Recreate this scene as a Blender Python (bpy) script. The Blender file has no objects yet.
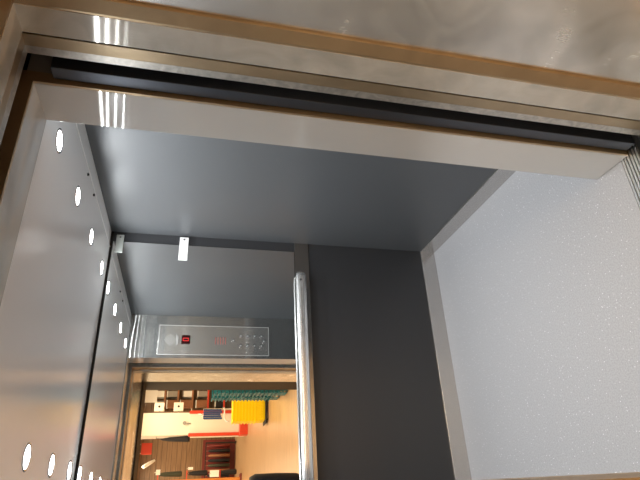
import bpy, bmesh, math, random
from mathutils import Vector, Matrix
random.seed(4)
scn = bpy.context.scene
C = scn.collection

# ------------------------------------------------------------------ camera
cam = bpy.data.objects.new('camera', bpy.data.cameras.new('camera'))
C.objects.link(cam)
cam.data.sensor_width = 36.0
cam.data.lens = 28.668
cam.data.clip_start = 0.02
right = Vector((-0.04852, -0.23503, -0.97078))
down = Vector((-0.89021, 0.45094, -0.06468))
fwd = Vector((0.45296, 0.86106, -0.23111))
m = Matrix.Identity(4)
for i in range(3):
    m[i][0] = right[i]; m[i][1] = -down[i]; m[i][2] = -fwd[i]
m[2][3] = 1.668
cam.matrix_world = m
scn.camera = cam

# ------------------------------------------------------------------ world, exposure, large lights
w = bpy.data.worlds.new('world'); scn.world = w; w.use_nodes = True
w.node_tree.nodes['Background'].inputs[0].default_value = (0.9, 0.85, 0.78, 1)
w.node_tree.nodes['Background'].inputs[1].default_value = 0.02
scn.view_settings.view_transform = 'Standard'
scn.view_settings.look = 'None'
scn.view_settings.exposure = 0.12
scn.view_settings.gamma = 1.0
LED_W = 4.8          # one downlight of the car
LED_E = 14.0
SHOP_W = 68.0       # one ceiling panel of the shop
SHOP_E = 2.5
MIRROR_YAW = math.radians(0.5)   # the mirror hangs a touch out of square
WARM = (1.0, 0.80, 0.54)

def shop_light(x, y, power, sx=1.1, sy=1.1):
    ld = bpy.data.lights.new('shop_panel_light', 'AREA')
    ld.shape = 'RECTANGLE'; ld.size = sx; ld.size_y = sy
    ld.energy = power; ld.color = WARM
    o = bpy.data.objects.new('shop_panel_light', ld); C.objects.link(o)
    o.location = (x, y, 3.12)
    return o
SHOP_SPOTS = [(1.2, -1.6), (-1.6, -1.6), (1.6, -5.0), (-1.6, -5.0), (2.6, -8.0), (0.2, -8.6), (1.0, -11.4), (3.6, -11.2), (4.0, -3.4), (-1.9, -0.9), (-2.2, -11.2)]  # the last pair is added unseen to brighten the landing steel
for x, y in SHOP_SPOTS:
    shop_light(x, y, SHOP_W)

# ------------------------------------------------------------------ materials
def nt(name):
    mt = bpy.data.materials.new(name); mt.use_nodes = True
    t = mt.node_tree
    return mt, t, t.nodes['Principled BSDF']
def plain(name, col, rough=0.5, metal=0.0, spec=0.5, emit=None, es=0.0, var=0.0, scale=30.0):
    mt, t, b = nt(name)
    b.inputs['Base Color'].default_value = (*col, 1)
    b.inputs['Roughness'].default_value = rough
    b.inputs['Metallic'].default_value = metal
    b.inputs['Specular IOR Level'].default_value = spec
    if emit:
        b.inputs['Emission Color'].default_value = (*emit, 1)
        b.inputs['Emission Strength'].default_value = es
    if var > 0:
        tc = t.nodes.new('ShaderNodeTexCoord'); n = t.nodes.new('ShaderNodeTexNoise')
        n.inputs['Scale'].default_value = scale; n.inputs['Detail'].default_value = 3
        t.links.new(tc.outputs['Object'], n.inputs['Vector'])
        r = t.nodes.new('ShaderNodeMapRange')
        r.inputs['To Min'].default_value = 1 - var; r.inputs['To Max'].default_value = 1 + var
        t.links.new(n.outputs['Fac'], r.inputs['Value'])
        vm = t.nodes.new('ShaderNodeVectorMath'); vm.operation = 'SCALE'
        vm.inputs[0].default_value = col
        t.links.new(r.outputs[0], vm.inputs['Scale'])
        t.links.new(vm.outputs[0], b.inputs['Base Color'])
    return mt
def steel(name, col, rough=0.25, aniso=0.8, streak=(300, 300, 2), rvar=0.08, blot=0.0, bscale=6, metal=0.8, strong=None):
    """brushed stainless, grain vertical"""
    mt, t, b = nt(name)
    b.inputs['Metallic'].default_value = metal
    b.inputs['Anisotropic'].default_value = aniso
    tg = t.nodes.new('ShaderNodeTangent'); tg.direction_type = 'RADIAL'; tg.axis = 'Z'
    t.links.new(tg.outputs[0], b.inputs['Tangent'])
    tc = t.nodes.new('ShaderNodeTexCoord')
    mp = t.nodes.new('ShaderNodeMapping'); mp.inputs['Scale'].default_value = streak
    t.links.new(tc.outputs['Object'], mp.inputs[0])
    n = t.nodes.new('ShaderNodeTexNoise'); n.inputs['Scale'].default_value = 1.0; n.inputs['Detail'].default_value = 2
    t.links.new(mp.outputs[0], n.inputs['Vector'])
    r = t.nodes.new('ShaderNodeMapRange')
    r.inputs['To Min'].default_value = max(0.03, rough - rvar); r.inputs['To Max'].default_value = rough + rvar
    t.links.new(n.outputs['Fac'], r.inputs['Value'])
    base = t.nodes.new('ShaderNodeMapRange')
    base.inputs['To Min'].default_value = 0.97; base.inputs['To Max'].default_value = 1.02
    t.links.new(n.outputs['Fac'], base.inputs['Value'])
    vm = t.nodes.new('ShaderNodeVectorMath'); vm.operation = 'SCALE'; vm.inputs[0].default_value = col
    t.links.new(base.outputs[0], vm.inputs['Scale'])
    last = vm.outputs[0]
    rr = r.outputs[0]
    if blot > 0:   # smeared fingermarks and cleaning swirls
        n2 = t.nodes.new('ShaderNodeTexNoise'); n2.inputs['Scale'].default_value = bscale
        n2.inputs['Detail'].default_value = 5; n2.inputs['Distortion'].default_value = 1.2
        t.links.new(tc.outputs['Object'], n2.inputs['Vector'])
        r2 = t.nodes.new('ShaderNodeMapRange'); r2.inputs['From Min'].default_value = 0.3; r2.inputs['From Max'].default_value = 0.7
        r2.inputs['To Min'].default_value = 1 - blot; r2.inputs['To Max'].default_value = 1 + blot * 0.5
        t.links.new(n2.outputs['Fac'], r2.inputs['Value'])
        v2 = t.nodes.new('ShaderNodeVectorMath'); v2.operation = 'SCALE'
        t.links.new(last, v2.inputs[0]); t.links.new(r2.outputs[0], v2.inputs['Scale'])
        last = v2.outputs[0]
        ad = t.nodes.new('ShaderNodeMath'); ad.operation = 'MULTIPLY_ADD'
        ad.inputs[1].default_value = blot * 0.5
        t.links.new(n2.outputs['Fac'], ad.inputs[0]); t.links.new(rr, ad.inputs[2])
        rr = ad.outputs[0]
    t.links.new(last, b.inputs['Base Color'])
    t.links.new(rr, b.inputs['Roughness'])
    if strong:      # long-grain brushing: wide smear across the grain, tight along it
        gl = t.nodes.new('ShaderNodeBsdfAnisotropic')
        gl.inputs['Anisotropy'].default_value = -strong
        t.links.new(last, gl.inputs['Color']); t.links.new(rr, gl.inputs['Roughness']); t.links.new(tg.outputs[0], gl.inputs['Tangent'])
        b.inputs['Metallic'].default_value = 0.0; b.inputs['Roughness'].default_value = .4
        mx = t.nodes.new('ShaderNodeMixShader'); mx.inputs[0].default_value = metal
        t.links.new(b.outputs[0], mx.inputs[1]); t.links.new(gl.outputs[0], mx.inputs[2])
        out = [n for n in t.nodes if n.type == 'OUTPUT_MATERIAL'][0]
        t.links.new(mx.outputs[0], out.inputs[0])
    return mt
def vinyl():
    mt, t, b = nt('speckled_vinyl')
    tc = t.nodes.new('ShaderNodeTexCoord')
    v = t.nodes.new('ShaderNodeTexVoronoi'); v.inputs['Scale'].default_value = 75
    v.inputs['Randomness'].default_value = 1.0
    t.links.new(tc.outputs['Object'], v.inputs['Vector'])
    cr = t.nodes.new('ShaderNodeValToRGB')
    cr.color_ramp.elements[0].position = 0.10; cr.color_ramp.elements[0].color = (1, 1, 1, 1)
    cr.color_ramp.elements[1].position = 0.16; cr.color_ramp.elements[1].color = (0, 0, 0, 1)
    t.links.new(v.outputs['Distance'], cr.inputs['Fac'])
    sep = t.nodes.new('ShaderNodeSeparateColor'); t.links.new(v.outputs['Color'], sep.inputs[0])
    gt = t.nodes.new('ShaderNodeMath'); gt.operation = 'GREATER_THAN'; gt.inputs[1].default_value = 0.55
    t.links.new(sep.outputs[0], gt.inputs[0])
    mu = t.nodes.new('ShaderNodeMath'); mu.operation = 'MULTIPLY'
    t.links.new(cr.outputs[0], mu.inputs[0]); t.links.new(gt.outputs[0], mu.inputs[1])
    n = t.nodes.new('ShaderNodeTexNoise'); n.inputs['Scale'].default_value = 160; n.inputs['Detail'].default_value = 4
    t.links.new(tc.outputs['Object'], n.inputs['Vector'])
    c2 = t.nodes.new('ShaderNodeValToRGB')
    c2.color_ramp.elements[0].position = 0.35; c2.color_ramp.elements[0].color = (0.34, 0.34, 0.355, 1)
    c2.color_ramp.elements[1].position = 0.65; c2.color_ramp.elements[1].color = (0.43, 0.43, 0.445, 1)
    t.links.new(n.outputs['Fac'], c2.inputs['Fac'])
    mx = t.nodes.new('ShaderNodeMix'); mx.data_type = 'RGBA'
    t.links.new(mu.outputs[0], mx.inputs['Factor']); t.links.new(c2.outputs[0], mx.inputs['A'])
    mx.inputs['B'].default_value = (0.9, 0.9, 0.92, 1)
    t.links.new(mx.outputs['Result'], b.inputs['Base Color'])
    b.inputs['Roughness'].default_value = 0.45
    b.inputs['Specular IOR Level'].default_value = 0.4
    return mt
def wood(name, c1, c2, axis, plank=0.12, rough=0.35, across=None):
    """boards running along one axis; the seams are real board joints"""
    mt, t, b = nt(name)
    tc = t.nodes.new('ShaderNodeTexCoord')
    mp = t.nodes.new('ShaderNodeMapping')
    sc = [14, 14, 14]; sc[axis] = 1.2
    mp.inputs['Scale'].default_value = sc
    t.links.new(tc.outputs['Object'], mp.inputs[0])
    n = t.nodes.new('ShaderNodeTexNoise'); n.inputs['Scale'].default_value = 1.5; n.inputs['Detail'].default_value = 5
    t.links.new(mp.outputs[0], n.inputs['Vector'])
    cr = t.nodes.new('ShaderNodeValToRGB')
    cr.color_ramp.elements[0].position = 0.3; cr.color_ramp.elements[0].color = (*c1, 1)
    cr.color_ramp.elements[1].position = 0.7; cr.color_ramp.elements[1].color = (*c2, 1)
    t.links.new(n.outputs['Fac'], cr.inputs['Fac'])
    s = t.nodes.new('ShaderNodeSeparateXYZ'); t.links.new(tc.outputs['Object'], s.inputs[0])
    across = across or {1: 'X', 0: 'Z'}[axis]
    f = t.nodes.new('ShaderNodeMath'); f.operation = 'PINGPONG'; f.inputs[1].default_value = plank / 2
    t.links.new(s.outputs[across], f.inputs[0])
    g = t.nodes.new('ShaderNodeMath'); g.operation = 'LESS_THAN'; g.inputs[1].default_value = plank * 0.04
    t.links.new(f.outputs[0], g.inputs[0])
    mx = t.nodes.new('ShaderNodeMix'); mx.data_type = 'RGBA'
    t.links.new(g.outputs[0], mx.inputs['Factor']); t.links.new(cr.outputs[0], mx.inputs['A'])
    mx.inputs['B'].default_value = (c1[0] * .45, c1[1] * .42, c1[2] * .4, 1)
    t.links.new(mx.outputs['Result'], b.inputs['Base Color'])
    b.inputs['Roughness'].default_value = rough
    return mt

M = {
 'car_steel': steel('car_steel', (0.80, 0.79, 0.76), 0.15, 0.5, rvar=.004, strong=.93, metal=0.55),
 'reveal_steel': steel('smeared_reveal_steel', (0.74, 0.72, 0.66), 0.15, 0.5, blot=0.16, bscale=7, rvar=.01, strong=.88, metal=.6),
 'outer_steel': steel('polished_outer_steel', (0.80, 0.77, 0.72), 0.20, 0.0, blot=0.2, bscale=6, rvar=.03, metal=0.75),
 'strip_steel': steel('strip_steel', (0.46, 0.455, 0.44), 0.2, 0.0, metal=1.0),
 'shop_tinted': steel('shop_reflection_steel', (0.46, 0.35, 0.22), 0.34, 0.5, blot=0.1),  # plain steel trim; the shop's warm reflection is put into its colour
 'edge_steel': steel('door_edge_steel', (0.60, 0.57, 0.52), 0.30, 0.5, blot=0.25, bscale=30),
 'dark_steel': steel('dark_door_steel', (0.10, 0.108, 0.125), 0.35, 0.5),
 'kick_steel': steel('kick_steel', (0.56, 0.54, 0.52), 0.22, 0.6),
 'rail_steel': steel('rail_steel', (0.86, 0.86, 0.85), 0.26, 0.0, streak=(2, 200, 200), metal=0.85),
 'brown_lining': plain('brown_lining', (0.04, 0.025, 0.014), 0.6, 0.0, 0.2, var=0.15),
 'laminate_dimmed': plain('dimmed_back_laminate', (0.034, 0.035, 0.038), 0.36, 0.0, 0.45, var=0.05, scale=300),  # same laminate as the sides, its dimmer reflection darkened into the colour
 'laminate': plain('grey_laminate', (0.080, 0.085, 0.090), 0.38, 0.0, 0.6, var=0.05, scale=300),
 'ceil': plain('glossy_ceiling_panel', (0.93, 0.92, 0.92), 0.16, 0.0, 0.6, var=0.01, scale=200),
 'ceil_edge': plain('ceiling_edge_strip', (0.85, 0.85, 0.85), 0.3, 0.0, 0.5),
 'mirror': plain('mirror_glass', (0.90, 0.91, 0.90), 0.0, 1.0, 0.5),
 'mirror_back': plain('mirror_edge', (0.03, 0.035, 0.035), 0.2, 0.0),
 'black': plain('black_gap', (0.004, 0.004, 0.004), 0.8, 0.0, 0.1),
 'seam': plain('dark_seal', (0.012, 0.010, 0.008), 0.6),
 'vinyl': vinyl(),
 'sill': plain('sill_aluminium', (0.62, 0.61, 0.59), 0.3, 1.0, var=0.1, scale=80),
 'led': plain('led_lens', (1, 1, 1), 0.3, emit=(1.0, 0.98, 0.95), es=LED_E),
 'chrome': plain('chrome', (0.75, 0.75, 0.75), 0.12, 1.0),
 'white_plastic': plain('white_plastic', (0.88, 0.88, 0.87), 0.3, var=0.02),
 'clear_plastic': plain('clear_plastic', (0.36, 0.38, 0.36), 0.15),
 'front_steel': steel('front_panel_steel', (0.62, 0.63, 0.62), 0.15, 0.5, rvar=.004, metal=0.93, strong=.93),
 'panel_steel': steel('control_panel_steel', (0.70, 0.69, 0.66), 0.15, 0.5, rvar=.004, metal=0.86, strong=.93),
 'display': plain('display_glass', (0.03, 0.004, 0.004), 0.1),
 'red_led': plain('red_led', (0.6, 0.02, 0.02), 0.4, emit=(1, 0.04, 0.03), es=0.25),
 'button': plain('button_steel', (0.85, 0.85, 0.85), 0.15, 1.0),
 'print_grey': plain('engraved_grey', (0.50, 0.50, 0.49), 0.5),
 'print_red': plain('engraved_red', (0.40, 0.10, 0.08), 0.5),
 # shop
 'cream': plain('cream_paint', (0.80, 0.74, 0.62), 0.5, var=0.02, scale=4),
 'shop_ceiling': plain('shop_ceiling_tile', (0.75, 0.73, 0.70), 0.7),
 'shop_floor': wood('shop_floor_boards', (0.36, 0.22, 0.11), (0.50, 0.33, 0.18), 0, 0.14, 0.3, 'Y'),
 'slatwall': wood('slatwall_boards', (0.14, 0.075, 0.033), (0.24, 0.14, 0.07), 0, 0.16, 0.45),
 'red': plain('red_lacquer', (0.62, 0.05, 0.02), 0.35, var=0.08),
 'dark_red': plain('dark_red_board', (0.16, 0.02, 0.015), 0.5),
 'orange_wood': plain('orange_wood', (0.65, 0.24, 0.05), 0.4, var=0.15),
 'teal': plain('teal_plastic', (0.0, 0.15, 0.20), 0.35, var=0.1),
 'yellow': plain('yellow_plastic', (0.95, 0.70, 0.0), 0.35, var=0.08),
 'blue': plain('blue_cloth', (0.03, 0.07, 0.20), 0.8, var=0.3),
 'dark_cloth': plain('black_cloth', (0.012, 0.012, 0.015), 0.8, var=0.3),
 'olive_cloth': plain('olive_cloth', (0.045, 0.05, 0.03), 0.8, var=0.3),
 'brown_card': plain('brown_card', (0.30, 0.13, 0.06), 0.7, var=0.2),
 'white_card': plain('white_card', (0.85, 0.84, 0.80), 0.6, var=0.02),
 'grey_box': plain('grey_box', (0.30, 0.28, 0.25), 0.6, var=0.15),
 'panel_light': plain('shop_light_panel', (1, 1, 1), 0.5, emit=WARM, es=SHOP_E),
 'skin': plain('skin', (0.62, 0.38, 0.28), 0.5, var=0.05),
 'hair': plain('dark_hair', (0.03, 0.018, 0.012), 0.5, var=0.3),
 'denim': plain('dark_denim', (0.02, 0.03, 0.06), 0.8, var=0.2),
 'phone': plain('phone_body', (0.02, 0.02, 0.022), 0.2),
}

# ------------------------------------------------------------------ helpers
def tag(o, label=None, cat=None, group=None, kind=None):
    if label: o['label'] = label
    if cat: o['category'] = cat
    if group: o['group'] = group
    if kind: o['kind'] = kind
    return o
def link(name, bm, mat, parent=None, smooth=False, bevel=0.0):
    bmesh.ops.recalc_face_normals(bm, faces=bm.faces)
    me = bpy.data.meshes.new(name); bm.to_mesh(me); bm.free()
    if smooth:
        for p in me.polygons: p.use_smooth = True
    o = bpy.data.objects.new(name, me); C.objects.link(o)
    for mt in (mat if isinstance(mat, (list, tuple)) else [mat]): me.materials.append(mt)
    if parent: o.parent = parent
    if bevel > 0:
        b = o.modifiers.new('bevel', 'BEVEL'); b.width = bevel; b.segments = 2; b.limit_method = 'ANGLE'
    return o
def bx(bm, x0, x1, y0, y1, z0, z1, mi=0):
    vs = [bm.verts.new((x, y, z)) for x in (x0, x1) for y in (y0, y1) for z in (z0, z1)]
    for q in ((0, 1, 3, 2), (4, 6, 7, 5), (0, 4, 5, 1), (2, 3, 7, 6), (0, 2, 6, 4), (1, 5, 7, 3)):
        f = bm.faces.new([vs[i] for i in q]); f.material_index = mi
def box(name, x0, x1, y0, y1, z0, z1, mat, parent=None, bevel=0.0):
    bm = bmesh.new(); bx(bm, x0, x1, y0, y1, z0, z1)
    return link(name, bm, mat, parent, bevel=bevel)
def empty(name, loc, label, cat, group=None, rz=0.0):
    o = bpy.data.objects.new(name, None); C.objects.link(o)
    o.location = loc; o.rotation_euler = (0, 0, rz); o.empty_display_size = 0.1
    return tag(o, label, cat, group)
def cyl(bm, c, axis, r, h, seg=24, r2=None):
    r2 = r if r2 is None else r2
    res = bmesh.ops.create_cone(bm, cap_ends=True, segments=seg, radius1=r, radius2=r2, depth=h)
    q = Vector((0, 0, 1)).rotation_difference(Vector(axis)).to_matrix().to_4x4()
    bmesh.ops.transform(bm, matrix=Matrix.Translation(c) @ q, verts=res['verts'])
def tube(bm, pts, r, seg=14, flat=1.0, closed_ends=True, up=(0, 0, 1)):
    """sweep an ellipse (vertical half height r, depth half r*flat) along points"""
    rings = []
    n = len(pts)
    rs = r if isinstance(r, (list, tuple)) else [r] * n
    for i, p in enumerate(pts):
        p = Vector(p)
        a = Vector(pts[max(i - 1, 0)]); b = Vector(pts[min(i + 1, n - 1)])
        t = (b - a).normalized()
        u = Vector(up)
        if abs(t.dot(u)) > 0.95: u = Vector((0, 1, 0))
        s = t.cross(u).normalized(); u2 = s.cross(t).normalized()
        rings.append([bm.verts.new(p + u2 * rs[i] * math.sin(2 * math.pi * k / seg) + s * rs[i] * flat * math.cos(2 * math.pi * k / seg)) for k in range(seg)])
    for a, b in zip(rings, rings[1:]):
        for k in range(seg):
            bm.faces.new((a[k], a[(k + 1) % seg], b[(k + 1) % seg], b[k]))
    if closed_ends:
        bm.faces.new(rings[0]); bm.faces.new(rings[-1])
def arch(name, prof, XL, XR, ZH, mat, kind='structure', zl=0.0, bevel=0.0, zo=None):
    """door surround: profile points (offset into the wall, depth) swept up, over and down an opening"""
    bm = bmesh.new()
    st = []
    for i, (u, y) in enumerate(prof):
        zt = ZH + u + (zo[i] if zo else 0)      # the soffit may slope
        st.append([bm.verts.new(p) for p in ((XL - u, y, zl), (XL - u, y, zt), (XR + u, y, zt), (XR + u, y, zl))])
    n = len(prof)
    for i in range(n):
        a = st[i]; b = st[(i + 1) % n]
        for k in range(3):
            bm.faces.new((a[k], a[k + 1], b[k + 1], b[k]))
    bm.faces.new([s[0] for s in st]); bm.faces.new([s[3] for s in st])
    o = link(name, bm, mat, bevel=bevel)
    if kind: o['kind'] = kind
    return o

# ================================================================== THE SETTING
S = 'structure'
# ---- lift car shell
ZC = 2.2
XW, XL_, YB, YF = 1.565, -0.135, 3.05, 1.51
tag(box('floor', XL_ - .02, XW + .02, 1.37, YB + .02, -0.03, 0.0, M['vinyl']), kind=S)
tag(box('wall_right', XW, XW + .03, YF - .02, YB + .03, 0.0, ZC + .05, M['laminate']), kind=S)
tag(box('wall_left', XL_ - .03, XL_, YF - .02, YB + .03, 0.0, ZC + .05, M['laminate']), kind=S)
tag(box('wall_back', XL_, XW, YB, YB + .03, 0.0, ZC + .05, M['laminate_dimmed']), kind=S)
# ceiling: one glossy panel with downlight holes left to the lamps, and an edge strip round it
tag(box('ceiling', XL_ + .105, 1.455, YF, YB - .004, ZC, ZC + .02, M['ceil'], bevel=.0015), kind=S)
o = tag(box('trim_1', 1.459, XW, YF, YB - .004, ZC + .004, ZC + .024, M['ceil_edge']), kind=S)
o = tag(box('trim_2', XL_, XL_ + .101, YF, YB - .004, ZC + .004, ZC + .024, M['ceil_edge']), kind=S)
bm = bmesh.new(); bx(bm, 1.4545, 1.4575, YF, YB - .006, ZC - .0025, ZC + .004)
tag(link('trim_3', bm, M['white_plastic']), kind=S)  # white strip that paints in the highlight along the panel edge
bm = bmesh.new(); bx(bm, XL_, XW, YB - .004, YB + .001, ZC - .012, ZC + .03)
tag(link('trim_4', bm, M['seam']), kind=S)
tag(box('trim_14', XL_ - .03, XW + .03, YF - .3, YB + .03, ZC + .03, ZC + .05, M['black']), kind=S)
# kick plates
tag(box('baseboard_right', XW - .012, XW, YF, YB - .012, 0.0, 0.106, M['kick_steel'], bevel=.0012), kind=S)
tag(box('baseboard_back', XL_ + .012, XW, YB - .012, YB, 0.0, 0.106, M['kick_steel'], bevel=.0012), kind=S)
tag(box('baseboard_left', XL_, XL_ + .012, YF, YB, 0.0, 0.106, M['kick_steel'], bevel=.0012), kind=S)
# steel strip across the back wall under the mirror
tag(box('trim_5', XL_, XW - .001, YB - .006, YB, 0.938, 1.034, M['strip_steel'], bevel=.001), kind=S)
# front return panels, transom and jambs: one folded steel front
CXL, CXR, CZH, CY0 = 0.02, 1.18, 2.190, 1.336
bm = bmesh.new()
bx(bm, CXR, XW, CY0, YF, 0.0, ZC + .02)
bx(bm, XL_, CXL, CY0, YF, 0.0, ZC + .02)
bx(bm, CXL, CXR, CY0, YF, CZH, ZC + .02)
for f in bm.faces:
    if all(abs(v.co.y - YF) < 1e-5 for v in f.verts): f.material_index = 1
tag(link('wall_front', bm, [M['car_steel'], M['front_steel']], bevel=.0015), kind=S)
arch('trim_6', [(0.001, 1.328), (0.001, CY0), (0.04, CY0), (0.04, 1.328)], CXL, CXR, CZH, M['shop_tinted'])
# sliding car door leaf, open in its pocket: only its edge shows
tag(box('door_1', 1.195, 1.72, 1.275, 1.322, 0.01, 2.135, M['dark_steel'], bevel=.002), kind=S)
# landing door leaf behind the frame
tag(box('door_2', 1.32, 1.72, 1.214, 1.236, 0.01, 2.18, M['dark_steel'], bevel=.002), kind=S)
# ---- landing surround
LXL, LXR, LZH = 0.0195, 1.165, 2.1665
arch('trim_7', [(.022, .18), (.022, .58), (.15, .58), (.15, .18)], LXL, LXR, LZH - .074, M['brown_lining'])
arch('trim_8', [(.022, .582), (.022, .985), (.06, .985), (.06, .582)], LXL, LXR, LZH, M['outer_steel'], zo=[-.06, 0, .05, .05])
arch('trim_9', [(.021, .9865), (.011, .987), (.001, 1.024), (.001, 1.030), (.09, 1.030), (.09, .9865)], LXL, LXR, LZH, M['shop_tinted'])
arch('trim_10', [(0, 1.031), (0, 1.122), (.09, 1.122), (.09, 1.031)], LXL, LXR, LZH, M['reveal_steel'], bevel=.001)
arch('trim_11', [(.008, 1.124), (.008, 1.131), (.09, 1.131), (.09, 1.124)], LXL, LXR, LZH, M['seam'])
arch('trim_12', [(.005, 1.132), (.011, 1.180), (.09, 1.180), (.09, 1.132)], LXL, LXR, LZH, M['shop_tinted'])
arch('trim_13', [(.011, 1.1805), (.011, 1.209), (.09, 1.209), (.09, 1.1805)], LXL, LXR, LZH, M['edge_steel'])
# dark shaft between landing and car
arch('trim_15', [(.62, 1.15), (.62, 1.40), (.66, 1.40), (.66, 1.15)], LXL, LXR, LZH, M['black'], zl=-.1)
arch('trim_16', [(.095, 1.10), (.095, 1.20), (.62, 1.20), (.62, 1.10)], LXL, LXR, LZH, M['black'], zl=-.1)
tag(box('trim_17', CXL - .3, CXR + .3, 1.15, 1.335, CZH + .35, CZH + .37, M['black']), kind=S)
# sills
def sill(name, y0, y1):
    bm = bmesh.new(); bx(bm, LXL - .1, LXR + .12, y0, y1, -.03, -.006)
    n = int((y1 - y0) / .014)
    for i in range(n):
        yy = y0 + (i + .5) * (y1 - y0) / n
        bx(bm, LXL - .1, LXR + .12, yy - .0042, yy + .0042, -.006, 0.0)
    return tag(link(name, bm, M['sill']), kind=S)
sill('trim_18', 1.285, 1.37); sill('trim_19', 1.03, 1.24)
# ---- shop shell
tag(box('floor', -6, 6, -13.0, 1.03, -.03, 0.0, M['shop_floor']), kind=S)
tag(box('ceiling', -6, 6, -13.0, 0.2, 3.2, 3.25, M['shop_ceiling']), kind=S)
bm = bmesh.new()
bx(bm, -6, LXL - .06, .19, 1.10, 0, 3.2); bx(bm, LXR + .06, 6, .19, 1.10, 0, 3.2); bx(bm, LXL - .06, LXR + .06, .19, 1.10, LZH + .06, 3.2)
tag(link('wall_front', bm, M['cream']), kind=S)
tag(box('wall_back', -6, 6, -13.05, -13.0, 0, 3.2, M['slatwall']), kind=S)
tag(box('trim_21', -6, .0, -13.0, -12.9, 0, 3.2, M['cream']), kind=S)  # unseen cream panel, added so the landing steel reflects something bright
tag(box('wall_right', 6, 6.05, -13, .2, 0, 3.2, M['cream']), kind=S)
tag(box('wall_left', -6.05, -6, -13, .2, 0, 3.2, M['cream']), kind=S)

# ================================================================== THINGS IN THE LIFT
# downlights
def downlight(x, y, label):
    t = empty('ceiling_downlight', (x, y, ZC), label, 'downlight', 'recessed downlights of the lift ceiling')
    bm = bmesh.new()
    seg = 28
    prof = [(.039, 0.0), (.048, 0.0), (.048, -.0025), (.044, -.0035), (.039, -.002)]
    rings = [[bm.verts.new((r * math.cos(2 * math.pi * k / seg), r * math.sin(2 * math.pi * k / seg), z)) for k in range(seg)] for r, z in prof]
    for a, b in zip(rings, rings[1:] + rings[:1]):
        for k in range(seg): bm.faces.new((a[k], a[(k + 1) % seg], b[(k + 1) % seg], b[k]))
    link('ring', bm, M['chrome'], t, smooth=True)
    bm = bmesh.new(); cyl(bm, (0, 0, -.0006), (0, 0, 1), .039, .001, 28)
    link('lens', bm, M['led'], t)
    ld = bpy.data.lights.new('downlight_lamp', 'AREA'); ld.energy = LED_W; ld.color = (0.93, 0.97, 1.0)
    ld.shape = 'DISK'; ld.size = .07; ld.spread = math.radians(172)
    lo = bpy.data.objects.new('downlight_lamp', ld); C.objects.link(lo); lo.parent = t; lo.location = (0, 0, -.0016)
    return t
places = ['closest to the doors', 'second from the doors', 'third from the doors', 'closest to the mirror']
for i, yy in enumerate((1.709, 2.105, 2.497, 2.888)):
    downlight(1.245, yy, 'round white ceiling downlight in the row by the right-hand wall, ' + places[i])
    downlight(0.18, yy, 'round white ceiling downlight in the left-hand row, ' + places[i])
for yy, s in ((2.20, 'nearer the doors'), (2.385, 'nearer the mirror')):
    bm = bmesh.new(); cyl(bm, (0, 0, -.003), (0, 0, 1), .007, .006, 14); cyl(bm, (0, 0, -.0065), (0, 0, 1), .0045, .003, 12)
    o = link('ceiling_screw', bm, M['seam']); o.location = (1.425, yy, ZC)
    tag(o, 'small black ceiling fixing beside the edge strip, the one ' + s, 'screw', 'black fixings in the lift ceiling')

# mirror on the back wall
t = empty('wall_mirror', (0.68, YB, 1.034), 'large frameless mirror filling the upper back wall above the steel strip', 'mirror')
def pbox(name, x0, x1, y0, y1, z0, z1, mat, par, bevel=0.0):
    l = par.location
    return box(name, x0 - l.x, x1 - l.x, y0 - l.y, y1 - l.y, z0 - l.z, z1 - l.z, mat, par, bevel)
pbox('backing', XL_ + .06, 1.497, YB - .004, YB - .001, 1.036, ZC - .014, M['mirror_back'], t)
pbox('mirror_glass', XL_ + .062, 1.495, YB - .007, YB - .004, 1.038, ZC - .016, M['mirror'], t)
t.rotation_euler = (0, 0, MIRROR_YAW); t.location.y -= .0085

# mirror clips
def clip(x, z, mat, w_, h_, label):
    t = empty('mirror_clip', (x, YB, z), label, 'clip', 'plastic clips holding the mirror edge')
    bm = bmesh.new(); bx(bm, -w_ / 2, w_ / 2, -.016, -.001, -h_ / 2, h_ / 2)
    link('clip_body', bm, mat, t, bevel=.002)
    bm = bmesh.new(); cyl(bm, (w_ / 2 - .018, -.017, 0), (0, 1, 0), .006, .004, 14)
    link('screw', bm, M['chrome'], t)
clip(1.470, 1.758, M['white_plastic'], .16, .055, 'bright white oblong clip across the right edge of the mirror')
clip(1.480, 2.145, M['clear_plastic'], .12, .045, 'translucent grey clip at the top corner of the mirror')

# handrail
RZ, RY = 1.005, YB - .054
t = empty('handrail', (0.68, YB, RZ), 'polished steel handrail along the back wall below the mirror', 'handrail')
bm = bmesh.new()
pts = [(XL_ + .2, YB - .02, 0), (XL_ + .205, YB - .05, 0), (XL_ + .235, RY + .004, 0), (XL_ + .28, RY, 0)]
pts = [(1.328, RY + .03, 0), (1.326, RY + .015, 0), (1.314, RY + .004, 0), (1.290, RY, 0)] + [(1.290 - k * .11, RY, 0) for k in range(1, 11)] + [(0.09, RY, 0), (0.075, RY + .006, 0), (0.07, RY + .02, 0)]
pts = [(p[0] - .68, p[1] - YB, p[2]) for p in pts]
tube(bm, pts, [.020, .027, .031] + [.033] * (len(pts) - 5) + [.030, .022], 20, 0.5)
link('rail_bar', bm, M['rail_steel'], t, smooth=True)
for x in (1.24, .68, .16):
    bm = bmesh.new()
    tube(bm, [(x - .68, -.002, -.004), (x - .68, -.02, -.004), (x - .68, -.045, -.002)], .009, 12)
    br = link('bracket', bm, M['rail_steel'], t, smooth=True)
    bm = bmesh.new(); cyl(bm, (x - .68, -.008, -.004), (0, 1, 0), .024, .005, 24)
    link('flange', bm, M['rail_steel'], br)
bm = bmesh.new(); cyl(bm, (1.27 - .68, -.0712, .006), (0, 1, 0), .006, .004, 14)
link('end_screw', bm, M['seam'], t)

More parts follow.
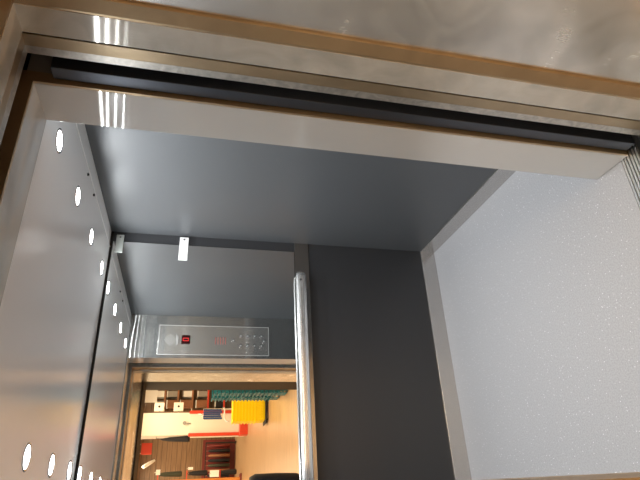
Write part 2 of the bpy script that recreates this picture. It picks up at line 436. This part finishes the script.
# car operating panel on the inner face of the right front return
P = empty('lift_control_panel', (1.34, YF, 0.97), 'tall steel lift control panel beside the door opening, seen in the mirror', 'control panel')
def q(name, x0, x1, z0, z1, d0, d1, mat, par=P, bevel=0.0):
    return box(name, x0 - 1.34, x1 - 1.34, d0, d1, z0 - .97, z1 - .97, mat, par, bevel)
q('face_plate', 1.200, 1.480, 0.977, 1.960, .0005, .007, M['panel_steel'], bevel=.0015)
bm = bmesh.new()
for (a, b, c, d) in ((1.207, 1.4728, .984, .987), (1.207, 1.4728, 1.950, 1.953), (1.207, 1.210, .984, 1.953), (1.470, 1.473, .984, 1.953)):
    bx(bm, a - 1.34, b - 1.34, .0065, .0078, c - .97, d - .97)
link('groove', bm, M['print_grey'], P)
dsp = q('display', 1.303, 1.384, 1.684, 1.759, .006, .010, M['display'], bevel=.002)
bm = bmesh.new()
for (a, b, c, d) in ((1.33, 1.358, 1.742, 1.747), (1.33, 1.358, 1.697, 1.702), (1.33, 1.335, 1.697, 1.747), (1.353, 1.358, 1.697, 1.747)):
    bx(bm, a - 1.34, b - 1.34, .0098, .0108, c - .97, d - .97)
link('digit', bm, M['red_led'], dsp)
# speaker holes
bm = bmesh.new()
for i in range(9):
    for j in range(9):
        if (i - 4) ** 2 + (j - 4) ** 2 <= 17 and (i + j) % 2 == 0:
            cyl(bm, (1.34 - 1.34 + (i - 4) * .012, .0068, 1.855 - .97 + (j - 4) * .012), (0, 1, 0), .0035, .002, 8)
link('speaker_grille', bm, M['print_grey'], P)
bm = bmesh.new()
for zz, a, b in ((1.800, 1.29, 1.39), (1.790, 1.30, 1.375)):
    bx(bm, a - 1.34, b - 1.34, .0065, .0075, zz - .97, zz - .967)
link('notice_line', bm, M['print_grey'], P)
bm = bmesh.new()
for k in range(5):
    bx(bm, -.035, .03, .0065, .0075, 1.46 - k * .022 - .97, 1.466 - k * .022 - .97)
link('instruction_line', bm, M['print_red'], P)
bpos = [(1.34, 1.325)] + [(1.385, 1.245 - k * .072) for k in range(4)] + [(1.295, 1.245 - k * .072) for k in range(4)] + [(1.34, .965 + .02)]
bpos[-1] = (1.338, 1.003)
bpos = [(a, 1.03 + (b - 1.003) * .86) for a, b in bpos]
for (a, b) in bpos:
    bm = bmesh.new(); cyl(bm, (a - 1.34, .010, b - .97), (0, 1, 0), .0155, .007, 22)
    bt = link('button', bm, M['button'], P, bevel=.001)
    bm = bmesh.new(); cyl(bm, (a - 1.34, .0141, b - .97), (0, 1, 0), .006, .0012, 14)
    link('button_mark', bm, M['print_grey'], bt)

# ================================================================== THE SHOP BEHIND (seen in the mirror)
spot_words = ['nearest the lift on the right', 'nearest the lift on the left', 'above the yellow baskets', 'left of the yellow baskets', 'near the cream pillar on the right', 'near the cream pillar on the left', 'in front of the slatted wall', 'in the far right corner', 'on the far right near the lift', 'added unseen by the lift wall on the left to brighten the door surround', 'added unseen in the far left corner to brighten the cream wall']
for (x, y), s in zip(SHOP_SPOTS, spot_words):
    t = empty('ceiling_light', (x, y, 3.2), 'square warm shop ceiling light panel, ' + s, 'ceiling light', 'square light panels of the shop ceiling')
    bm = bmesh.new()
    for a in ((-.6, .6, -.6, -.57), (-.6, .6, .57, .6), (-.6, -.57, -.57, .57), (.57, .6, -.57, .57)): bx(bm, *a, -.05, 0)
    link('frame', bm, M['white_card'], t)
    link('diffuser', (lambda b: (bx(b, -.57, .57, -.57, .57, -.035, -.002), b)[1])(bmesh.new()), M['panel_light'], t)

# cream pillar with gondola end
tag(box('trim_20', 1.98, 2.58, -10.0, -9.36, 0, 3.2, M['cream'], bevel=.01), kind=S)
t = empty('display_gondola', (2.08, -9.2, 0), 'red framed display end with cream panel standing against the cream pillar', 'display stand')
def g(name, x0, x1, y0, y1, z0, z1, mat, par=None, bevel=.004):
    par = par or t
    l = par.location
    return box(name, x0 - l.x, x1 - l.x, y0 - l.y, y1 - l.y, z0 - l.z, z1 - l.z, mat, par, bevel)
g('post', 1.74, 1.82, -9.34, -9.24, 0.1, 1.60, M['red']); g('post', 2.34, 2.42, -9.34, -9.24, 0.1, 1.60, M['red'])
g('back_panel', 1.82, 2.34, -9.33, -9.30, 0.1, 1.60, M['cream'])
g('base', 1.72, 2.10, -9.34, -8.95, 0.0, 0.22, M['red'])
g('plinth', 2.105, 2.44, -9.33, -9.0, 0.0, 0.16, M['dark_cloth'])
bm = bmesh.new()
cyl(bm, (2.10 - 2.08, -.11, 1.72), (0, 1, 0), .05, .02, 20); bx(bm, -.02, .02, -.12, -.10, 1.55, 1.67)
link('hook_plate', bm, M['grey_box'], t)
for z_, lab in ((2.42, 'upper'), (1.90, 'lower')):
    s = empty('sign_box', (2.53, -9.3, z_ - .12), 'small cream square sign box with a dark dot beside the pillar, the %s one' % lab, 'sign', 'cream sign boxes beside the pillar')
    bm = bmesh.new(); bx(bm, -.11, .11, -.08, .08, 0, .26); link('box_body', bm, M['cream'], s, bevel=.006)
    bm = bmesh.new(); cyl(bm, (0, .083, .13), (0, 1, 0), .03, .006, 18); link('dark_dot', bm, M['seam'], s)
    bm = bmesh.new(); bx(bm, -.13, -.11, -.02, .02, .10, .14); link('arm', bm, M['grey_box'], s)
# blue garment hung on a white hook beside the red post
t = empty('hanging_garment', (2.22, -8.6, 0.62), 'dark blue garment hanging from a white bar in front of the display end', 'garment')
bm = bmesh.new()
for k in range(5):
    bx(bm, -.14 + k * .055, -.095 + k * .055, -.03 - .01 * (k % 2), .03, .12 + .02 * (k % 3), .62)
link('cloth', bm, M['blue'], t, bevel=.012)
bm = bmesh.new(); tube(bm, [(-.2, 0, -.08), (-.2, 0, .0), (-.12, 0, .06), (.10, 0, .06), (.16, 0, .08)], .02, 10)
link('hem_bar', bm, M['white_card'], t, smooth=True)
link('hanger', (lambda b: (tube(b, [(-.14, 0, .6), (0, 0, .66), (0, 0, .74)], .008, 8), b)[1])(bmesh.new()), M['chrome'], t, smooth=True)

# shopping baskets in stacks
def basket_mesh(w_, d_, h_, solid=False):
    bm = bmesh.new()
    seg = 1
    tpr = .86
    def ring(s, z, off=0.0):
        a, b = w_ / 2 * s - off, d_ / 2 * s - off
        return [bm.verts.new(p) for p in ((-a, -b, z), (a, -b, z), (a, b, z), (-a, b, z))]
    R_ = [ring(tpr, 0), ring(1, h_ - .02), ring(1.07, h_ - .02), ring(1.07, h_), ring(1, h_, .006), ring(tpr, .006, .006)]
    for ri, (a, b) in enumerate(zip(R_, R_[1:])):
        if ri in (0, 3, 4) and not solid: continue      # open lattice wall between base and rim
        for k in range(4): bm.faces.new((a[k], a[(k + 1) % 4], b[(k + 1) % 4], b[k]))
    bm.faces.new(R_[0])
    [bx(bm, *a, h_*.45, h_*.45+.014) for a in ((-w_*.49, w_*.49, -d_*.49, -d_*.475), (-w_*.49, w_*.49, d_*.475, d_*.49), (-w_*.49, -w_*.48, -d_*.475, d_*.475), (w_*.48, w_*.49, -d_*.475, d_*.475))]
    # ribs of the basket wall
    for k in range(7):
        x = (-.5 + (k + .5) / 7) * w_ * .9
        for s in (-1, 1):
            bx(bm, x - .012, x + .012, s * d_ / 2 * .96 - .004, s * d_ / 2 * .96 + .004, .02, h_ - .02)
    for k in range(6):
        y = (-.5 + (k + .5) / 6) * d_ * .9
        for s in (-1, 1):
            bx(bm, s * w_ / 2 * .96 - .004, s * w_ / 2 * .96 + .004, y - .012, y + .012, .02, h_ - .02)
    bmesh.ops.recalc_face_normals(bm, faces=bm.faces)
    me = bpy.data.meshes.new('basket'); bm.to_mesh(me); bm.free()
    return me
def handle_mesh(w_, h_):
    bm = bmesh.new()
    tube(bm, [(-w_ / 2, 0, h_), (-w_ / 2, .06, h_ + .012), (w_ / 2, .06, h_ + .012), (w_ / 2, 0, h_)], .007, 8)
    me = bpy.data.meshes.new('handle'); bm.to_mesh(me); bm.free(); return me
teal_me = basket_mesh(.42, .30, .20); teal_me.materials.append(M['teal'])
teal_hd = handle_mesh(.43, .19); teal_hd.materials.append(M['seam'])
yel_me = basket_mesh(.46, .34, .22, True); yel_me.materials.append(M['yellow'])
yel_hd = handle_mesh(.47, .21); yel_hd.materials.append(M['yellow'])
ordinal = ['bottom', 'second lowest', 'third lowest', 'fourth lowest', 'fifth lowest', 'sixth lowest', 'seventh lowest', 'eighth lowest', 'ninth lowest', 'tenth lowest', 'eleventh lowest', 'twelfth lowest', 'thirteenth lowest', 'fourteenth lowest', 'fifteenth lowest', 'sixteenth lowest', 'seventeenth lowest', 'eighteenth lowest']
def stack(me, hd, x, y, z0, n, dz, name, colr, where, group, rz=0.0, mats=None):
    for k in range(n):
        o = bpy.data.objects.new('shopping_basket', me); C.objects.link(o)
        o.location = (x + .004 * ((k * 7) % 3 - 1), y, z0 + k * dz); o.rotation_euler = (0, 0, rz)
        wd = 'top' if k == n - 1 else ordinal[k]
        tag(o, '%s plastic shopping basket, %s in the stack %s' % (colr, wd, where), 'basket', group)
        h = bpy.data.objects.new('handle', hd); C.objects.link(h); h.parent = o
stack(teal_me, teal_hd, 1.86, -2.9, 0.0, 17, .066, 'a', 'teal', 'nearer the lift doors', 'teal shopping baskets')
stack(teal_me, teal_hd, 1.93, -3.7, 0.0, 17, .066, 'b', 'teal', 'behind the front teal stack', 'teal shopping baskets')
t = empty('basket_trolley', (1.76, -5.3, 0), 'low black trolley base under the stack of yellow baskets', 'trolley')
box('platform', -.28, .28, -.22, .22, .035, .058, M['dark_cloth'], t, .005)
for sx in (-.2, .2):
    for sy in (-.15, .15):
        bm = bmesh.new(); cyl(bm, (sx, sy, .019), (1, 0, 0), .018, .025, 16); link('wheel', bm, M['seam'], t)
stack(yel_me, yel_hd, 1.76, -5.3, 0.06, 8, .066, 'c', 'yellow', 'on the black trolley', 'yellow shopping baskets')

# shelves of goods to the right of the pillar
t = empty('shop_shelving', (3.35, -10.4, 0), 'tall wood-backed shelving with red edges on its lower shelves to the right of the pillar', 'shelving')
l = t.location
g('back_panel', 2.62, 4.1, -10.6, -10.56, 0, 2.9, M['slatwall'], t)
g('side_panel', 2.60, 2.62, -10.6, -10.15, 0, 1.2, M['cream'], t); g('side_panel', 4.08, 4.10, -10.6, -10.15, 0, 2.5, M['cream'], t)
shz = [.12, .62, 1.10, 1.56, 1.98, 2.36]
for z_ in shz:
    g('shelf', 2.62, 4.08, -10.56, -10.15, z_ - .03, z_, M['cream'], t)
    g('shelf_edge', 2.62, 4.08, -10.15, -10.135, z_ - .05, z_ + .005, M['red' if z_ < 1.3 else 'brown_card'], t)
col_names = {'brown_card': 'brown', 'grey_box': 'grey', 'dark_cloth': 'black', 'white_card': 'white', 'red': 'red', 'blue': 'blue', 'teal': 'teal', 'orange_wood': 'orange'}
keys = ['brown_card', 'grey_box', 'dark_cloth', 'white_card', 'brown_card', 'grey_box', 'blue', 'dark_cloth', 'white_card']
wordz = ['lowest shelf', 'second shelf', 'third shelf', 'fourth shelf', 'fifth shelf', 'top shelf']
posw = ['at the pillar end', 'second from the pillar end', 'third from the pillar end', 'fourth from the pillar end', 'fifth from the pillar end']
for si, z_ in enumerate(shz):
    for k in range(5):
        key = keys[random.randrange(len(keys))] if si > 1 else ['dark_cloth', 'brown_card', 'blue'][k % 3]
        ww = random.uniform(.16, .24); hh = random.uniform(.18, .33)
        xx = 2.78 + k * .28
        b = empty('goods_box', (xx, -10.32, z_), '%s goods box on the %s of the cream shelving, %s' % (col_names[key], wordz[si], posw[k]), 'box', 'goods boxes on the cream shelving')
        box('carton', -ww / 2, ww / 2, -.13, .13, 0, hh, M[key], b, .006)
        box('lid', -ww / 2 - .004, ww / 2 + .004, -.134, .134, hh, hh + .03, M['white_card' if key != 'white_card' else 'grey_box'], b, .004)
# white figure-like lamp high on the shelving
t = empty('wall_banner', (3.0, -10.0, 2.55), 'pale hanging banner near the shop ceiling right of the pillar', 'banner')
box('cloth', -.22, .22, -.01, .01, 0, .42, M['white_card'], t)
bm = bmesh.new(); tube(bm, [(-.24, 0, .43), (.24, 0, .43)], .012, 10); link('bar', bm, M['chrome'], t)
for sx in (-.2, .2):
    bm = bmesh.new(); tube(bm, [(sx, 0, .43), (sx, 0, .65)], .003, 6); link('cord', bm, M['chrome'], t)

# black umbrella-like bag hanging at the left side of the pillar
t = empty('hanging_bag', (1.70, -9.5, 1.55), 'long black pointed bag hanging beside the left face of the pillar', 'bag')
bm = bmesh.new()
tube(bm, [(0, 0, 0), (0, 0, .08), (0, 0, .55), (0, 0, .72), (.02, 0, .80)], [.075, .08, .055, .03, .012], 14)
link('bag_body', bm, M['dark_cloth'], t, smooth=True)
bm = bmesh.new(); tube(bm, [(.02, 0, .78), (.03, 0, .9), (.075, 0, .9)], .008, 8); link('strap', bm, M['dark_cloth'], t, smooth=True)

# rail of garments on the slatted wall and white price cards
for k, (x, z_, mt, cn) in enumerate([(1.42, 1.0, 'dark_cloth', 'black'), (1.22, .92, 'dark_red', 'dark red'), (1.66, .85, 'olive_cloth', 'olive')]):
    pass
t = empty('leaning_board', (1.28, -12.86, 0), 'dark red-brown board leaning on the slatted wall behind the low garment rack', 'board')
box('board', -.75, .75, -.02, .02, 0, 1.05, M['dark_red'], t, .004)
box('top_edge', -.75, .75, -.025, .025, 1.05, 1.08, M['dark_red'], t, .003)
t = empty('garment_rail', (1.35, -12.55, 0), 'low dark garment rack before the slatted wall', 'garment rack')
for sx in (-.55, .55):
    box('upright', sx - .02, sx + .02, -.02, .02, 0, 1.0, M['seam'], t)
box('top_bar', -.55, .55, -.015, .015, .97, 1.0, M['seam'], t)
box('foot', -.57, -.53, -.2, .2, 0, .03, M['seam'], t); box('foot', .53, .57, -.2, .2, 0, .03, M['seam'], t)
gn = [('dark_red', 'dark red'), ('dark_cloth', 'black'), ('brown_card', 'brown'), ('dark_cloth', 'black'), ('olive_cloth', 'olive'), ('brown_card', 'brown'), ('dark_cloth', 'black')]
gp = ['at the right end', 'second from the right', 'third from the right', 'in the middle', 'third from the left', 'second from the left', 'at the left end']
for k, (mt, cn) in enumerate(gn):
    o = empty('hanging_garment', (1.80 - k * .15, -12.55, .2), '%s garment on the low rack, %s' % (cn, gp[k]), 'garment', 'garments on the low rack')
    bm = bmesh.new()
    tube(bm, [(0, 0, 0), (0, 0, .35), (0, 0, .62), (0, 0, .70)], [.055, .05, .045, .02], 12, 3.2, up=(1, 0, 0))
    link('cloth', bm, M[mt], o, smooth=True)
    bm = bmesh.new(); tube(bm, [(0, 0, .68), (0, 0, .775)], .006, 6); link('hook', bm, M['chrome'], o)

# orange wooden display stand with black bags and cards
t = empty('display_stand', (.70, -10.6, 0), 'orange wooden display post with hanging bags on the left of the shop', 'display stand')
box('post', -.07, .03, -.05, .05, 0, 3.15, M['orange_wood'], t, .004)
box('base', -.25, .12, -.2, .2, 0, .04, M['dark_red'], t, .004)
for z_ in (.60, 1.55, 2.35):
    box('arm', .03, .26, -.015, .015, z_, z_ + .03, M['red'], t)
for z_, h_, mt, cn, wd in ((1.70, .62, 'olive_cloth', 'olive green', 'upper'), (.98, .52, 'dark_cloth', 'black', 'middle'), (.14, .44, 'dark_cloth', 'black', 'lowest')):
    o = empty('hanging_bag', (.88, -10.6, z_), '%s cloth bag hanging from the orange post, the %s one' % (cn, wd), 'bag', 'bags on the orange post')
    bm = bmesh.new()
    tube(bm, [(0, 0, 0), (0, 0, .05), (0, 0, h_ * .8), (0, 0, h_)], [.10, .13, .10, .06], 14, .6, up=(0, 1, 0))
    link('bag_body', bm, M[mt], o, smooth=True)
    bm = bmesh.new(); tube(bm, [(-.05, 0, h_ - .01), (0, 0, h_ + .05), (.05, 0, h_ - .01)], .008, 8); link('strap', bm, M[mt], o, smooth=True)
for x, z_, wx, wz, s in ((.93, 2.30, .14, .12, 'highest'), (1.00, 1.40, .07, .14, 'middle'), (.84, .66, .18, .26, 'lowest')):
    o = empty('price_card', (x, -10.4, z_), 'white price card on the orange display post, the %s' % s, 'card', 'price cards on the orange post')
    box('card', -wx / 2, wx / 2, -.006, .006, 0, wz, M['white_card'], o)
    box('clip', -.012, .012, -.012, .012, wz - .02, wz + .03, M['chrome'], o)
# red sign and white lamp hanging high up left of the pillar
t = empty('hanging_sign', (1.62, -11.0, 2.62), 'red hanging sign near the ceiling left of the pillar', 'sign')
box('board', -.16, .16, -.012, .012, 0, .30, M['red'], t, .004)
for sx in (-.12, .12):
    bm = bmesh.new(); tube(bm, [(sx, 0, .29), (sx, 0, .57)], .004, 6); link('cord', bm, M['chrome'], t)
t = empty('hanging_lamp', (1.20, -11.0, 2.50), 'white slanted lamp hanging before the slatted wall', 'lamp')
bm = bmesh.new(); tube(bm, [(-.10, 0, .34), (-.04, 0, .26), (.04, 0, .12), (.10, 0, 0)], [.035, .05, .05, .03], 12)
link('shade', bm, M['white_card'], t, smooth=True)
bm = bmesh.new(); tube(bm, [(-.09, 0, .34), (-.09, 0, .69)], .004, 6); link('cord', bm, M['seam'], t)

# settle the shop's things where they stand along the aisle
for o in C.objects:
    if o.parent is None and o.type in ('EMPTY', 'MESH') and o.get('kind') != 'structure' and o.location.y < -2 and o.get('category') != 'ceiling light':
        o.location.x += (6.1 - o.location.y) * .0125

# ================================================================== THE PERSON TAKING THE PHOTO
def skinned(name, verts, edges, radii, mat, parent=None, sub=2, root=0):
    me = bpy.data.meshes.new(name); me.from_pydata([Vector(v) for v in verts], edges, []); me.update()
    o = bpy.data.objects.new(name, me); C.objects.link(o)
    sk = o.modifiers.new('skin', 'SKIN'); sk.use_smooth_shade = True
    for i, v in enumerate(me.skin_vertices[0].data):
        r = radii[i]; v.radius = r if isinstance(r, tuple) else (r, r); v.use_root = (i == root)
    s = o.modifiers.new('sub', 'SUBSURF'); s.levels = sub; s.render_levels = sub
    dg = bpy.context.evaluated_depsgraph_get(); dg.update()
    me2 = bpy.data.meshes.new_from_object(o.evaluated_get(dg))
    o.modifiers.clear(); o.data = me2
    me2.materials.clear(); me2.materials.append(mat)
    for p in me2.polygons: p.use_smooth = True
    if parent: o.parent = parent
    return o
PX, PY = -0.02, -0.34
Pp = empty('person', (PX, PY, 0), 'person in a black coat holding a phone, taking the photograph outside the lift', 'person')
def L(*a): return [(x, y, z) for (x, y, z) in a]
# body (one surface) : pelvis, spine, neck, head, arms to hands, legs to feet
bv = L((0, 0, .95), (0, .0, 1.12), (0, .01, 1.30), (0, .0, 1.42), (0, .01, 1.50), (0, .03, 1.57), (0, .035, 1.66), (0, .02, 1.72),
       (.10, 0, .88), (.11, .02, .50), (.11, -.02, .09), (.12, .12, .04),
       (-.10, 0, .88), (-.11, .02, .50), (-.11, -.02, .09), (-.12, .12, .04),
       (.16, 0, 1.40), (.19, .13, 1.22), (.085, .265, 1.44), (.058, .285, 1.49),
       (-.16, 0, 1.40), (-.21, .13, 1.22), (-.11, .265, 1.44), (-.083, .285, 1.49))
be = [(0, 1), (1, 2), (2, 3), (3, 4), (4, 5), (5, 6), (6, 7), (0, 8), (8, 9), (9, 10), (10, 11), (0, 12), (12, 13), (13, 14), (14, 15), (3, 16), (16, 17), (17, 18), (18, 19), (3, 20), (20, 21), (21, 22), (22, 23)]
br_ = [(.15, .12), (.13, .10), (.15, .11), (.12, .09), (.05, .05), (.065, .07), (.075, .09), (.055, .06),
       .085, .058, .042, .035, .085, .058, .042, .035, .055, .045, .032, .026, .055, .045, .032, .026]
body = skinned('body', bv, be, br_, M['skin'], Pp)
# hands holding the phone, five fingers each
for s, hx, hy, hz in ((1, .045, .285, 1.505), (-1, -.070, .285, 1.505)):
    tx = .16 if s > 0 else .02
    hv = [(hx, hy, hz), (hx - s * .01, hy + .02, hz + .05), ]
    he = [(0, 1)]; hr = [.024, .026]
    lens = [.060, .068, .062, .048]
    for k in range(4):
        b0 = len(hv)
        bxp = hx - s * (.002) + s * 0.0; yy = hy + .045 - k * .002; zz = hz + .075 - k * .019
        hv += [(hx + s * .005, hy + .035, zz), (hx + s * .004, yy + .015, zz + .003), (hx - s * lens[k] * .45, yy + .022, zz + .003), (hx - s * lens[k] * .85, yy + .018, zz + .002)]
        he += [(1, b0), (b0, b0 + 1), (b0 + 1, b0 + 2), (b0 + 2, b0 + 3)]; hr += [.010, .009, .0085, .0075]
    b0 = len(hv)
    hv += [(hx - s * .02, hy + .005, hz + .03), (hx - s * .04, hy + .01, hz + .055), (hx - s * .055, hy + .015, hz + .075)]
    he += [(0, b0), (b0, b0 + 1), (b0 + 1, b0 + 2)]; hr += [.012, .010, .008]
    skinned('hand', hv, he, hr, M['skin'], Pp)
# coat over torso and arms, open skirt to the knee
cv = L((0, 0, .98), (0, .01, 1.22), (0, 0, 1.41), (0, .0, 1.50), (0, 0, .56),
       (.17, 0, 1.39), (.20, .13, 1.20), (.125, .225, 1.37), (-.17, 0, 1.39), (-.22, .13, 1.20), (-.15, .225, 1.37))
ce = [(0, 1), (1, 2), (2, 3), (0, 4), (2, 5), (5, 6), (6, 7), (2, 8), (8, 9), (9, 10)]
cr_ = [(.20, .16), (.18, .14), (.12, .11), .07, (.23, .18), .078, .062, .048, .078, .062, .048]
skinned('coat', cv, ce, cr_, M['dark_cloth'], Pp)
skinned('trousers', L((0, 0, .70), (.11, .01, .62), (.112, .02, .48), (.11, -.02, .12), (-.11, .01, .62), (-.112, .02, .48), (-.11, -.02, .12)), [(0, 1), (1, 2), (2, 3), (0, 4), (4, 5), (5, 6)], [.09, .085, .072, .062, .085, .072, .062], M['denim'], Pp)
for s in (-1, 1):
    skinned('shoe', L((s * .112, -.05, .045), (s * .115, .05, .04), (s * .122, .16, .035)), [(0, 1), (1, 2)], [.048, .045, .036], M['seam'], Pp)
# face and hair
bm = bmesh.new(); bmesh.ops.create_uvsphere(bm, u_segments=20, v_segments=14, radius=1)
for v in bm.verts:
    v.co = Vector((v.co.x * .094, v.co.y * .112 + .015, v.co.z * .118 + 1.665))
    if v.co.y > .05 and v.co.z < 1.70: v.co.y = .04
link('hair', bm, M['hair'], Pp, smooth=True)
bm = bmesh.new(); tube(bm, [(0, .112, 1.665), (0, .135, 1.635), (0, .118, 1.622)], [.008, .013, .009], 10); link('nose', bm, M['skin'], Pp, smooth=True)
for s in (-1, 1):
    bm = bmesh.new(); bmesh.ops.create_uvsphere(bm, u_segments=12, v_segments=8, radius=.012)
    bmesh.ops.translate(bm, verts=bm.verts, vec=(s * .031, .105, 1.665)); link('eye', bm, M['white_plastic'], Pp, smooth=True)
    bm = bmesh.new(); bmesh.ops.create_uvsphere(bm, u_segments=12, v_segments=8, radius=.018)
    for v in bm.verts: v.co = Vector((v.co.x * .5 + s * .092, v.co.y * .8 + .03, v.co.z * 1.5 + 1.655))
    link('ear', bm, M['skin'], Pp, smooth=True)
bm = bmesh.new(); tube(bm, [(-.022, .106, 1.595), (0, .112, 1.594), (.022, .106, 1.595)], [.004, .006, .004], 8); link('mouth', bm, M['dark_red'], Pp, smooth=True)
# phone just behind the lens, its camera at the eye point
t = empty('phone', (-.03, -.035, 1.655), 'black phone held up in both hands outside the lift', 'phone')
bm = bmesh.new(); bx(bm, -.036, .036, -.004, .004, -.12, .02); link('phone_case', bm, M['phone'], t, bevel=.003)
bm = bmesh.new(); bx(bm, -.032, .032, -.0052, -.004, -.108, .010); link('screen', bm, M['display'], t)
bm = bmesh.new(); cyl(bm, (.022, .005, .008), (0, 1, 0), .006, .002, 16); link('lens', bm, M['seam'], t)
# bag at the hip
t = empty('shoulder_bag', (.27, -.26, .38), 'black shoulder bag at the hip of the person, bottom of the mirror', 'bag')
bm = bmesh.new()
tube(bm, [(0, 0, 0), (0, 0, .03), (0, 0, .25), (0, 0, .50), (0, 0, .56)], [.10, .12, .135, .13, .08], 20, .6, up=(0, 1, 0))
bag = link('bag_body', bm, M['dark_cloth'], t, smooth=True)
bm = bmesh.new(); tube(bm, [(-.06, 0, .52), (-.09, -.03, .80), (-.12, -.07, 1.09), (-.15, -.09, 1.11)], .011, 8)
link('strap', bm, M['dark_cloth'], t, smooth=True)
